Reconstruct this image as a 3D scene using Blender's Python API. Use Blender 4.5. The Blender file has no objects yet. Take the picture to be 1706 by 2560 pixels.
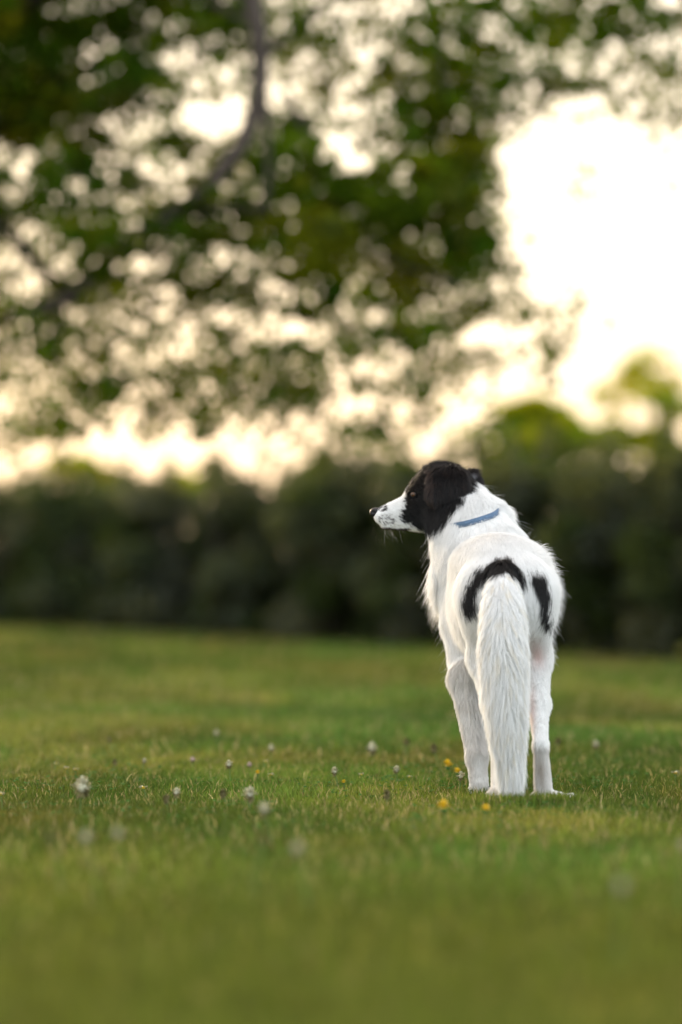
import bpy, math, random
import numpy as np
from mathutils import Vector, Matrix
from mathutils.bvhtree import BVHTree

rng = np.random.default_rng(7)
random.seed(7)
scene = bpy.context.scene
C = scene.collection

# ------------------------------------------------------------------ camera
H = 0.457            # camera height (m)
FP = 9600.0          # focal length in photograph pixels (135 mm on a 36 mm tall frame)
HOR = 1400.0         # horizon row of the photograph
cam_d = bpy.data.cameras.new("camera")
cam = bpy.data.objects.new("camera", cam_d)
C.objects.link(cam)
cam.location = (0, 0, H)
cam.rotation_euler = (math.radians(90), 0, 0)
cam_d.sensor_fit = 'VERTICAL'
cam_d.sensor_height = 36.0
cam_d.lens = 135.0
cam_d.shift_y = (HOR - 1280.0) / 2560.0
cam_d.clip_start = 0.1
cam_d.clip_end = 2000
cam_d.dof.use_dof = True
cam_d.dof.focus_distance = 7.45
cam_d.dof.aperture_fstop = 1.9
scene.camera = cam

# ------------------------------------------------------------------ sky, sun, exposure
SUN_EL = math.radians(12.0)
SUN_AZ = math.radians(-28.0)      # measured from +Y (view direction) towards +X
world = bpy.data.worlds.new("World")
scene.world = world
world.use_nodes = True
nt = world.node_tree
nt.nodes.clear()
sky = nt.nodes.new('ShaderNodeTexSky')
sky.sky_type = 'NISHITA'
sky.sun_disc = False
sky.sun_elevation = SUN_EL
sky.sun_rotation = SUN_AZ
sky.altitude = 0
sky.air_density = 1.6
sky.dust_density = 0.3
sky.ozone_density = 1.6
bg = nt.nodes.new('ShaderNodeBackground')
bg.inputs['Strength'].default_value = 0.032
wo = nt.nodes.new('ShaderNodeOutputWorld')
nt.links.new(sky.outputs[0], bg.inputs[0])
veil = nt.nodes.new('ShaderNodeBackground')          # thin-cloud glow added over the whole sky to light the dog's rear
veil.inputs['Color'].default_value = (0.97, 0.985, 1.0, 1)
veil.inputs['Strength'].default_value = 0.66
# creamy towards the low sun; far side bluish, brightened to light the dog
wtc = nt.nodes.new('ShaderNodeTexCoord')
wdot = nt.nodes.new('ShaderNodeVectorMath'); wdot.operation = 'DOT_PRODUCT'
wdot.inputs[1].default_value = (math.sin(SUN_AZ) * math.cos(SUN_EL), math.cos(SUN_AZ) * math.cos(SUN_EL), math.sin(SUN_EL))
nt.links.new(wtc.outputs['Generated'], wdot.inputs[0])
wmr = nt.nodes.new('ShaderNodeMapRange'); wmr.inputs[1].default_value = -0.6; wmr.inputs[2].default_value = 1.0
nt.links.new(wdot.outputs['Value'], wmr.inputs[0])
wmx = nt.nodes.new('ShaderNodeMix'); wmx.data_type = 'RGBA'
wmx.inputs[6].default_value = (1.52, 1.62, 1.74, 1); wmx.inputs[7].default_value = (1.16, 0.86, 0.62, 1)
nt.links.new(wmr.outputs[0], wmx.inputs[0]); nt.links.new(wmx.outputs[2], veil.inputs['Color'])
add = nt.nodes.new('ShaderNodeAddShader')
nt.links.new(bg.outputs[0], add.inputs[0]); nt.links.new(veil.outputs[0], add.inputs[1])
nt.links.new(add.outputs[0], wo.inputs[0])
world.cycles.sampling_method = 'AUTOMATIC'

sl = bpy.data.lights.new("sun", 'SUN')
sl.energy = 2.3
sl.angle = math.radians(1.0)
sl.color = (1.0, 0.80, 0.56)
sun = bpy.data.objects.new("sun", sl)
C.objects.link(sun)
sd = Vector((math.sin(SUN_AZ) * math.cos(SUN_EL), math.cos(SUN_AZ) * math.cos(SUN_EL), math.sin(SUN_EL)))
sun.rotation_euler = sd.to_track_quat('Z', 'Y').to_euler()
sun.location = (-5, 12, 6)

vs = scene.view_settings
vs.view_transform = 'Standard'
vs.look = 'None'
vs.gamma = 1
vs.exposure = 1.17
scene.cycles.use_denoising = True
scene.cycles.max_bounces = 8
scene.cycles.transparent_max_bounces = 8
scene.cycles.sample_clamp_indirect = 4


# ------------------------------------------------------------------ helpers
def P(px, py, Y):
    """photograph pixel at distance Y -> metres"""
    return np.array([(px - 853.0) * Y / FP, Y, H - (py - HOR) * Y / FP])


def sstep(a, b, x):
    t = np.clip((x - a) / (b - a), 0, 1)
    return t * t * (3 - 2 * t)


def ground_z(x, y):
    return -0.026 * np.clip(x, -8, 8) * sstep(11, 20, y)


def lattice(seed):
    r = np.random.default_rng(seed)
    return r.random((64, 64, 8))


def noise3(p, scale, seed=0):
    L = lattice(seed)
    q = np.asarray(p) * scale
    i = np.floor(q).astype(int)
    f = q - i
    f = f * f * (3 - 2 * f)
    out = 0
    for dx in (0, 1):
        for dy in (0, 1):
            for dz in (0, 1):
                w = (f[..., 0] if dx else 1 - f[..., 0]) * (f[..., 1] if dy else 1 - f[..., 1]) * (f[..., 2] if dz else 1 - f[..., 2])
                out = out + w * L[(i[..., 0] + dx) % 64, (i[..., 1] + dy) % 64, (i[..., 2] + dz) % 8]
    return out


def set_kind(o, label=None, cat=None, group=None, kind=None):
    if label: o['label'] = label
    if cat: o['category'] = cat
    if group: o['group'] = group
    if kind: o['kind'] = kind
    return o


def mesh_obj(name, verts, faces_flat, face_sizes, mat, parent=None, smooth=True, colors=None, attr='col'):
    """fast mesh from numpy arrays"""
    verts = np.asarray(verts, dtype=np.float32)
    faces_flat = np.asarray(faces_flat, dtype=np.int32)
    face_sizes = np.asarray(face_sizes, dtype=np.int32)
    me = bpy.data.meshes.new(name)
    me.vertices.add(len(verts))
    me.vertices.foreach_set('co', verts.ravel())
    me.loops.add(len(faces_flat))
    me.loops.foreach_set('vertex_index', faces_flat)
    me.polygons.add(len(face_sizes))
    starts = np.concatenate([[0], np.cumsum(face_sizes)[:-1]]).astype(np.int32)
    me.polygons.foreach_set('loop_start', starts)
    me.polygons.foreach_set('use_smooth', np.full(len(face_sizes), smooth))
    me.update(calc_edges=True)
    if colors is not None:
        a = me.color_attributes.new(attr, 'FLOAT_COLOR', 'POINT')
        c = np.ones((len(verts), 4), dtype=np.float32)
        c[:, :3] = colors
        a.data.foreach_set('color', c.ravel())
    if mat: me.materials.append(mat)
    o = bpy.data.objects.new(name, me)
    C.objects.link(o)
    if parent: o.parent = parent
    return o


def quad_obj(name, verts, quads, mat, parent=None, **k):
    quads = np.asarray(quads)
    return mesh_obj(name, verts, quads.ravel(), np.full(len(quads), quads.shape[1]), mat, parent, **k)


def empty(name, loc, label=None, cat=None, group=None):
    o = bpy.data.objects.new(name, None)
    o.empty_display_size = 0.05
    C.objects.link(o)
    o.location = loc
    return set_kind(o, label, cat, group)


def mat_new(name, col=(0.5, 0.5, 0.5), rough=0.6, spec=0.3, attr=None, trans=0.0, trans_tint=(1, 1, 1), noise=None, bump=None):
    m = bpy.data.materials.new(name)
    m.use_nodes = True
    n = m.node_tree.nodes
    l = m.node_tree.links
    b = n['Principled BSDF']
    out = n['Material Output']
    b.inputs['Roughness'].default_value = rough
    b.inputs['Specular IOR Level'].default_value = spec
    src = None
    if attr:
        a = n.new('ShaderNodeAttribute'); a.attribute_name = attr
        src = a.outputs['Color']
    else:
        rgb = n.new('ShaderNodeRGB'); rgb.outputs[0].default_value = (*col, 1)
        src = rgb.outputs[0]
    if noise:
        sc_, amt = noise
        tc = n.new('ShaderNodeTexCoord')
        no = n.new('ShaderNodeTexNoise'); no.inputs['Scale'].default_value = sc_; no.inputs['Detail'].default_value = 6
        l.new(tc.outputs['Object'], no.inputs['Vector'])
        mr = n.new('ShaderNodeMapRange'); mr.inputs[1].default_value = 0.25; mr.inputs[2].default_value = 0.75
        mr.inputs[3].default_value = 1 - amt; mr.inputs[4].default_value = 1 + amt
        l.new(no.outputs[0], mr.inputs[0])
        mx = n.new('ShaderNodeVectorMath'); mx.operation = 'SCALE'
        l.new(src, mx.inputs[0]); l.new(mr.outputs[0], mx.inputs['Scale'])
        src = mx.outputs[0]
        if bump:
            bp = n.new('ShaderNodeBump'); bp.inputs['Strength'].default_value = bump
            l.new(no.outputs[0], bp.inputs['Height']); l.new(bp.outputs[0], b.inputs['Normal'])
    l.new(src, b.inputs['Base Color'])
    if trans > 0:
        t = n.new('ShaderNodeBsdfTranslucent')
        tm = n.new('ShaderNodeVectorMath'); tm.operation = 'MULTIPLY'
        tm.inputs[1].default_value = trans_tint
        l.new(src, tm.inputs[0]); l.new(tm.outputs[0], t.inputs[0])
        ms = n.new('ShaderNodeMixShader'); ms.inputs[0].default_value = trans
        l.new(b.outputs[0], ms.inputs[1]); l.new(t.outputs[0], ms.inputs[2])
        l.new(ms.outputs[0], out.inputs[0])
    return m


# ------------------------------------------------------------------ materials
M_soil = mat_new('lawn_soil', (0.05, 0.06, 0.012), 0.95, 0.0, noise=(6.0, 0.3))
M_grass = mat_new('grass_blade', rough=0.8, spec=0.06, attr='col', trans=0.3, trans_tint=(1.2, 1.15, 0.65))
M_leaf = mat_new('leaf', rough=0.6, spec=0.04, attr='col', trans=0.5, trans_tint=(2.0, 1.8, 0.5))
M_bark = mat_new('bark', (0.055, 0.045, 0.038), 0.9, 0.1, noise=(9.0, 0.35), bump=0.5)
M_stem = mat_new('flower_stem', (0.09, 0.16, 0.04), 0.6, 0.2, trans=0.2)
M_white_petal = mat_new('white_petal', (0.44, 0.43, 0.31), 0.6, 0.1, trans=0.2, noise=(150, 0.3))
M_pink_petal = mat_new('pink_petal', (0.48, 0.38, 0.36), 0.6, 0.2, trans=0.25)
M_brown_petal = mat_new('dry_petal', (0.13, 0.115, 0.05), 0.8, 0.1, noise=(150, 0.4))
M_yellow_petal = mat_new('yellow_petal', (0.62, 0.43, 0.02), 0.6, 0.2, trans=0.2)
M_clover_leaf = mat_new('clover_leaf', (0.045, 0.12, 0.025), 0.6, 0.2, trans=0.2)

# ------------------------------------------------------------------ ground
def build_ground():
    xs = np.unique(np.concatenate([np.linspace(-300, -10, 12), np.linspace(-10, 10, 41), np.linspace(10, 300, 12)]))
    ys = np.unique(np.concatenate([np.linspace(-200, -2, 8), np.linspace(-2, 40, 64), np.linspace(40, 500, 12)]))
    X, Yg = np.meshgrid(xs, ys)
    v = np.stack([X, Yg, ground_z(X, Yg)], -1).reshape(-1, 3)
    nx, ny = len(xs), len(ys)
    i = np.arange((nx - 1) * (ny - 1)); a = (i // (nx - 1)) * nx + i % (nx - 1)
    q = np.stack([a, a + 1, a + nx + 1, a + nx], 1)
    o = quad_obj('ground', v, q, M_soil)
    set_kind(o, 'mown lawn ground reaching under the hedge', 'ground', kind='structure')
build_ground()


def grass_colors(x, y, n):
    p = np.stack([x, y * 0.55, np.zeros_like(x)], -1)
    big = noise3(p + 11, 1.7, 1) * 0.6 + noise3(p + 5, 4.5, 2) * 0.4
    fine = noise3(p + 3, 14, 3)
    green = np.array([0.046, 0.089, 0.014]); olive = np.array([0.080, 0.100, 0.013]); dark = np.array([0.027, 0.066, 0.009])
    dry = np.array([0.26, 0.205, 0.085])
    t = sstep(0.30, 0.70, big)[:, None]
    c = green * (1 - t) + olive * t
    worn = np.array([0.120, 0.104, 0.020])
    p2 = np.stack([x * 1.0 + 40, y * 0.45 + 7, np.zeros_like(x)], -1)
    t3 = (sstep(0.48, 0.78, noise3(p2, 3.2, 8)) * 0.55)[:, None]
    c = c * (1 - t3) + worn * t3
    p3 = np.stack([x + 17, y * 0.4 + 3, np.zeros_like(x)], -1)
    c = c * (0.72 + 0.56 * sstep(.25, .75, noise3(p3, 2.3, 6)))[:, None]
    t2 = (sstep(0.5, 0.8, fine) * 0.6)[:, None]
    c = c * (1 - t2) + dark * t2
    # mowing bands that lie across the lawn
    band = 0.5 + 0.5 * np.sin(y * 3.1 + 0.35 * np.sin(x * 0.7) + 1.2)
    bandw = sstep(8.6, 10, y)
    c = c * (1 + (band - 0.5)[:, None] * 0.16 * bandw[:, None])
    r = rng.random(n)
    isdry = (r < (0.09 + 0.13 * sstep(0.5, 0.75, big)))[:, None]
    c = np.where(isdry, dry * (0.6 + 0.6 * rng.random((n, 1))), c)
    # nearest strip of lawn is more worn and olive
    near = sstep(6.3, 4.6, y)[:, None]
    c = c * (1 - near * 0.6) + (olive * np.array([1.05, 0.92, 0.9])) * near * 0.6
    c = c * (1 - near * np.array([0.0, 0.02, 0.15]))
    return c * np.array([1.20, 1.25, 1.6]) * (1 + .06 * near) * (0.55 + 0.85 * rng.random((n, 1)))


def build_grass():
    zones = [  # y0,y1, density, height, width
        (3.3, 5.2, 7000, 0.020, 0.0022),
        (5.2, 6.6, 9000, 0.021, 0.0019),
        (6.6, 8.8, 24000, 0.0165, 0.0015),
        (8.8, 12.0, 6000, 0.022, 0.0026),
        (12.0, 18.0, 2200, 0.023, 0.0045),
        (18.0, 26.0, 1100, 0.026, 0.008)]
    VV, CC = [], []
    for y0, y1, dens, hh, ww in zones:
        half = lambda y: y * 853 / FP + 0.45 + y * 0.03
        hw = half(y1)
        n = int((y1 - y0) * 2 * hw * dens)
        y = rng.uniform(y0, y1, n); x = rng.uniform(-hw, hw, n)
        k = np.abs(x) < half(y); x, y = x[k], y[k]
        n = len(x)
        cl = noise3(np.stack([x, y, x * 0], -1), 22, 5)
        h = hh * (0.45 + 0.9 * rng.random(n) ** 1.3) * (0.65 + 0.7 * cl)
        tall = rng.random(n) < 0.004
        h = np.where(tall, h * 1.7, h)
        w = ww * (0.6 + 0.8 * rng.random(n))
        a = rng.uniform(0, 2 * np.pi, n)
        side = np.stack([np.cos(a), np.sin(a), 0 * a], -1)
        b = rng.uniform(0, 2 * np.pi, n)
        lean = np.stack([np.cos(b), np.sin(b), 0 * b], -1) * (h * (0.15 + 0.75 * rng.random(n)))[:, None]
        base = np.stack([x, y, ground_z(x, y) - 0.002], -1)
        up = np.array([0, 0, 1.0])
        m = base + lean * 0.35 + up * (h * 0.6)[:, None]
        tip = base + lean + up * (h)[:, None]
        V = np.stack([base - side * w[:, None] * .5, base + side * w[:, None] * .5,
                      m + side * w[:, None] * .42, m - side * w[:, None] * .42, tip], 1)
        VV.append(V)
        CC.append(grass_colors(x, y, n))
    # longer tufts left round the paws where the dog stands
    feet = [P(1288, 1965, 7.56), P(1362, 1990, 7.17), P(1415, 1996, 7.11), P(1400, 1996, 7.12), P(1247, 1990, 7.12), P(1290, 1990, 7.10)]
    px_ = np.concatenate([f[0] + rng.normal(size=650) * .035 for f in feet]); py_ = np.concatenate([f[1] + rng.normal(size=650) * .035 for f in feet])
    n = len(px_); h = .013 + .019 * rng.random(n) ** 1.3; w = np.full(n, .0017)
    a = rng.uniform(0, 2 * np.pi, n); side = np.stack([np.cos(a), np.sin(a), 0 * a], -1)
    b = rng.uniform(0, 2 * np.pi, n); lean = np.stack([np.cos(b), np.sin(b), 0 * b], -1) * (h * .5 * rng.random(n))[:, None]
    base = np.stack([px_, py_, np.full(n, -.002)], -1); up = np.array([0, 0, 1.0])
    m = base + lean * .35 + up * (h * .6)[:, None]; tip = base + lean + up * h[:, None]
    VV.append(np.stack([base - side * w[:, None] * .5, base + side * w[:, None] * .5, m + side * w[:, None] * .42, m - side * w[:, None] * .42, tip], 1))
    CC.append(grass_colors(px_, py_, n))
    # small broad clover leaves lying among the blades
    n = 5200
    cx_ = rng.uniform(-1.4, 1.4, n); cy_ = rng.uniform(6.3, 9.6, n)
    k = noise3(np.stack([cx_, cy_, cx_ * 0], -1), 4, 15) > .5
    cx_, cy_ = cx_[k], cy_[k]; n = len(cx_)
    hh_ = rng.uniform(.006, .017, n)
    for q_ in range(3):
        an = rng.uniform(0, 2 * np.pi, n) * .15 + q_ * 2.1 + cx_ * 40
        dx = np.stack([np.cos(an), np.sin(an), rng.uniform(-.1, .45, n)], -1) * .0075
        sx = np.stack([-np.sin(an), np.cos(an), 0 * an], -1) * .0036
        b0 = np.stack([cx_, cy_, hh_], -1)
        VV.append(np.stack([b0 - sx * .25, b0 + sx * .25, b0 + dx * .7 + sx, b0 + dx * .7 - sx, b0 + dx], 1))
        CC.append(np.array([0.035, 0.105, 0.022]) * rng.uniform(.7, 1.4, (n, 1)))
    V = np.concatenate(VV); Cc = np.concatenate(CC)
    n = len(V)
    i = np.arange(n, dtype=np.int64)[:, None] * 5
    f = np.concatenate([i + np.array([[0, 1, 2, 3]]), i + np.array([[3, 2, 4]])], 1)
    sizes = np.tile([4, 3], n)
    tipdry = np.repeat(Cc[:, None, :], 5, 1)
    tipdry[:, 4] = tipdry[:, 4] * 1.15 + np.array([0.03, 0.02, 0.0])
    o = mesh_obj('lawn_grass', V.reshape(-1, 3), f.ravel(), sizes, M_grass, colors=tipdry.reshape(-1, 3))
    set_kind(o, 'short mown green lawn grass with dry tan blades among it', 'grass', kind='stuff')
    print('blades', n)
build_grass()


# ------------------------------------------------------------------ foliage
def leaf_cloud(centers, radii, counts, size, cols, seed, droop=0.3, shell=0.0):
    """leaf quads spread through ellipsoid clumps; centres (n,3), radii (n,3)"""
    r = np.random.default_rng(seed)
    pos, col = [], []
    for c, rad, k in zip(centers, radii, counts):
        k = int(k)
        if k < 1: continue
        d = r.normal(size=(k, 3)); d /= np.linalg.norm(d, axis=1)[:, None]
        rr = r.random(k) ** (1 / 3)
        if shell: rr = shell + (1 - shell) * rr
        pos.append(np.asarray(c) + d * rr[:, None] * np.asarray(rad))
        base = cols[r.integers(0, len(cols))]
        col.append(np.asarray(base) * (0.7 + 0.6 * r.random((k, 1))))
    p = np.concatenate(pos); c = np.concatenate(col)
    n = len(p)
    a = r.normal(size=(n, 3)); a[:, 2] -= droop; a /= np.linalg.norm(a, axis=1)[:, None]
    b = np.cross(a, r.normal(size=(n, 3))); b /= np.linalg.norm(b, axis=1)[:, None]
    nn = np.cross(a, b)
    s = (size * (0.6 + 0.8 * r.random(n)))[:, None]
    v = np.stack([p - a * s * .5, p + b * s * .3 - a * s * 0.05 + nn * s * .08, p + a * s * .5 - nn * s * 0.08, p - b * s * .3 - a * s * .05 + nn * s * .08], 1)
    return v.reshape(-1, 3), np.repeat(c, 4, 0), n


def leaf_obj(name, parent, loc, data):
    v, c, n = data
    q = np.arange(n * 4).reshape(-1, 4)
    return quad_obj(name, v - np.asarray(loc), q, M_leaf, parent, smooth=False, colors=c)


def tube(path, radii, seg=10, wob=0.0, seed=0):
    path = np.asarray(path, float); n = len(path)
    t = np.gradient(path, axis=0); t /= np.linalg.norm(t, axis=1)[:, None]
    ref = np.array([0.0, 1.0, 0.0]) if abs(t[0][1]) < 0.8 else np.array([1.0, 0, 0])
    a = np.cross(t, ref); a /= np.linalg.norm(a, axis=1)[:, None]
    b = np.cross(t, a)
    th = np.linspace(0, 2 * np.pi, seg, endpoint=False)
    r = np.asarray(radii)[:, None] * (1 + wob * np.random.default_rng(seed).normal(size=(n, seg)))
    v = path[:, None, :] + r[..., None] * (np.cos(th)[None, :, None] * a[:, None, :] + np.sin(th)[None, :, None] * b[:, None, :])
    q = []
    for i in range(n - 1):
        for j in range(seg):
            q.append((i * seg + j, i * seg + (j + 1) % seg, (i + 1) * seg + (j + 1) % seg, (i + 1) * seg + j))
    return v.reshape(-1, 3), q


def tubes_obj(name, specs, mat, parent, loc, seg=10, wob=0.04):
    V, Q, off = [], [], 0
    for i, (path, rad) in enumerate(specs):
        path = np.asarray(path, float); rad = np.asarray(rad, float)
        # resample smoothly
        m = len(path); tt = np.linspace(0, m - 1, (m - 1) * 5 + 1)
        pp = np.stack([np.interp(tt, range(m), path[:, k]) for k in range(3)], -1)
        for _ in range(3):
            pp[1:-1] = (pp[:-2] + 2 * pp[1:-1] + pp[2:]) / 4
        rr = np.interp(tt, range(m), rad)
        v, q = tube(pp, rr, seg, wob, i + 3)
        V.append(v - np.asarray(loc)); Q += [tuple(k + off for k in f) for f in q]; off += len(v)
    return quad_obj(name, np.concatenate(V), Q, mat, parent)


GREEN = [(0.040, 0.082, 0.004), (0.058, 0.098, 0.005), (0.028, 0.068, 0.005), (0.088, 0.106, 0.005)]
HEDGE = [(0.050, 0.070, 0.038), (0.064, 0.080, 0.054), (0.034, 0.052, 0.020), (0.080, 0.092, 0.074)]
YELLOW = [(0.26, 0.28, 0.012), (0.18, 0.25, 0.012), (0.30, 0.27, 0.014)]


def hedge_line(px):
    t = px / 1706.0
    Y = 23.2 - 4.6 * t
    return Y


# hedge: separate shrubs standing shoulder to shoulder. (px centre, half width px, top py)
SHRUBS = [
    (-330, 190, 1215, 'dark hedge shrub at the far left end of the row'),
    (-60, 190, 1238, 'low dark shrub with bare brownish gaps at the left edge of the lawn'),
    (190, 170, 1212, 'broad dark shrub below the yellow-green sapling at the left of the hedge'),
    (430, 160, 1222, 'dark shrub with pale pinkish gap high in it, left part of the hedge'),
    (660, 170, 1205, 'blue-green tinted dark shrub in the middle left of the hedge'),
    (880, 150, 1150, 'taller shrub with lit green tip just left of the dog head'),
    (1090, 160, 1180, 'dark olive shrub directly behind the dog head and neck'),
    (1330, 170, 1160, 'dense dark shrub to the right of the dog back'),
    (1560, 170, 1165, 'grey-green dark shrub beneath the yellow-green tree at the right'),
    (1800, 190, 1130, 'nearest dark shrub, cut by the right edge of the hedge'),
    (2080, 200, 1150, 'dark hedge shrub beyond the right end of the row')]


def build_shrub(px, hw, top, label, i):
    Y = hedge_line(px) + 0.5
    s = Y / FP
    x = (px - 853) * s
    gz = float(ground_z(np.array(x), np.array(Y)))
    loc = (x, Y, gz)
    h = H - (top - HOR) * s - gz
    root = empty('hedge_shrub', loc, label, 'shrub', 'dark shrubs of the hedge behind the lawn')
    r = np.random.default_rng(100 + i)
    cs, rs, ks = [], [], []
    w = hw * s
    for k in range(75):
        u = r.uniform(-1, 1); z = r.uniform(0.06, 0.94); dy = r.uniform(-0.5, 0.5)
        ww = w * (1.0 if z < 0.6 else 1 - 0.45 * (z - 0.6) / 0.4)
        cs.append((x + u * ww, Y + dy * (1 - 0.3 * z), gz + z * h))
        rr = r.uniform(0.10, 0.2)
        rs.append((rr, rr, rr * 0.8)); ks.append(150)
    # loose shoots along the top
    for k in range(16):
        u = r.uniform(-0.9, 0.9)
        cs.append((x + u * w, Y + r.uniform(-.3, .3), gz + h * r.uniform(0.93, 1.16)))
        rs.append((0.05, 0.05, 0.12)); ks.append(22)
    leaf_obj('foliage', root, loc, leaf_cloud(cs, rs, ks, 0.055, HEDGE, 200 + i))
    specs = []
    for k in range(7):
        x0 = x + r.uniform(-.5, .5) * w; x1 = x0 + r.uniform(-.25, .25)
        specs.append(([(x0, Y + r.uniform(-.2, .2), gz - 0.02), ((x0 + x1) / 2, Y, gz + h * .4), (x1, Y + r.uniform(-.2, .2), gz + h * .9)], [0.022, 0.015, 0.006]))
    tubes_obj('stem', specs, M_bark, root, loc, seg=6)


for i, (a, b, c, d) in enumerate(SHRUBS):
    build_shrub(a, b, c, d, i)


def back_tree(px, Y, trunk_top_py, clumps, label, cols, size=0.07, seed=0, dens=1.0, kind='tree'):
    s = Y / FP; x = (px - 853) * s
    loc = (x, Y, 0.0)
    root = empty(kind, loc, label, 'tree' if kind != 'sapling' else 'sapling', 'trees beyond the hedge')
    r = np.random.default_rng(seed)
    cs, rs, ks = [], [], []
    specs = [([(x, Y, -0.05), (x + .03, Y, 0.6), (x, Y, H - (trunk_top_py - HOR) * s)], [0.07, 0.055, 0.02])]
    base = np.array((x, Y, 0.7))
    for (cx, cy, rx, ry, d) in clumps:
        c = P(cx, cy, Y + r.uniform(-.4, .4))
        specs.append(([base, (base + c) / 2 + np.array([0, 0, .1]), c], [0.03, 0.018, 0.006]))
        for k in range(7):
            o = r.normal(size=3) * np.array([rx * s, rx * s * 0.9, ry * s]) * 0.42
            cs.append(c + o); rs.append((rx * s * .45, rx * s * .5, ry * s * .4))
            ks.append(dens * d * rx * ry * 0.022)
    leaf_obj('crown', root, loc, leaf_cloud(cs, rs, ks, size, cols, seed + 1))
    tubes_obj('trunk', specs, M_bark, root, loc, seg=7)


back_tree(1400, 31, 1150, [(1330, 1090, 150, 80, 1.4), (1380, 1030, 110, 60, 1.4), (1480, 1090, 130, 70, 1.2), (1260, 1130, 110, 60, 1.0), (1290, 1040, 70, 50, .9)],
          'green bushy tree above the hedge to the right of the dog', YELLOW[:2] + [(0.10, 0.18, 0.008)], seed=31)
back_tree(1640, 34, 1000, [(1600, 950, 90, 60, .5), (1560, 1120, 100, 60, 1.0), (1660, 1110, 110, 80, .9), (1680, 1000, 90, 80, .7), (1640, 900, 80, 40, .35), (1530, 1000, 60, 50, .35)],
          'yellow-green backlit tree at the right edge above the hedge', YELLOW, seed=41)
back_tree(180, 29, 1170, [(180, 1180, 95, 40, 1.1), (240, 1190, 80, 40, 1.0), (200, 1150, 50, 35, .7)],
          'small yellow-green sapling rising over the left of the hedge', YELLOW, seed=51, kind='sapling')
back_tree(490, 29, 1190, [(450, 1205, 60, 40, .9), (520, 1215, 60, 40, 1.1)],
          'low bright green sapling peeping over the hedge at left centre', YELLOW[:2], seed=61, kind='sapling')
back_tree(820, 30, 1150, [(810, 1165, 60, 50, 1.0), (760, 1200, 80, 40, 1.0), (860, 1200, 60, 50, 1.0)],
          'small green sapling showing over the hedge left of the dog', GREEN, seed=71, kind='sapling')
back_tree(1000, 30, 1150, [(960, 1190, 80, 50, 1.0), (1060, 1200, 80, 50, .9)],
          'dull olive sapling over the hedge behind the dog head', GREEN, seed=81, kind='sapling')


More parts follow.
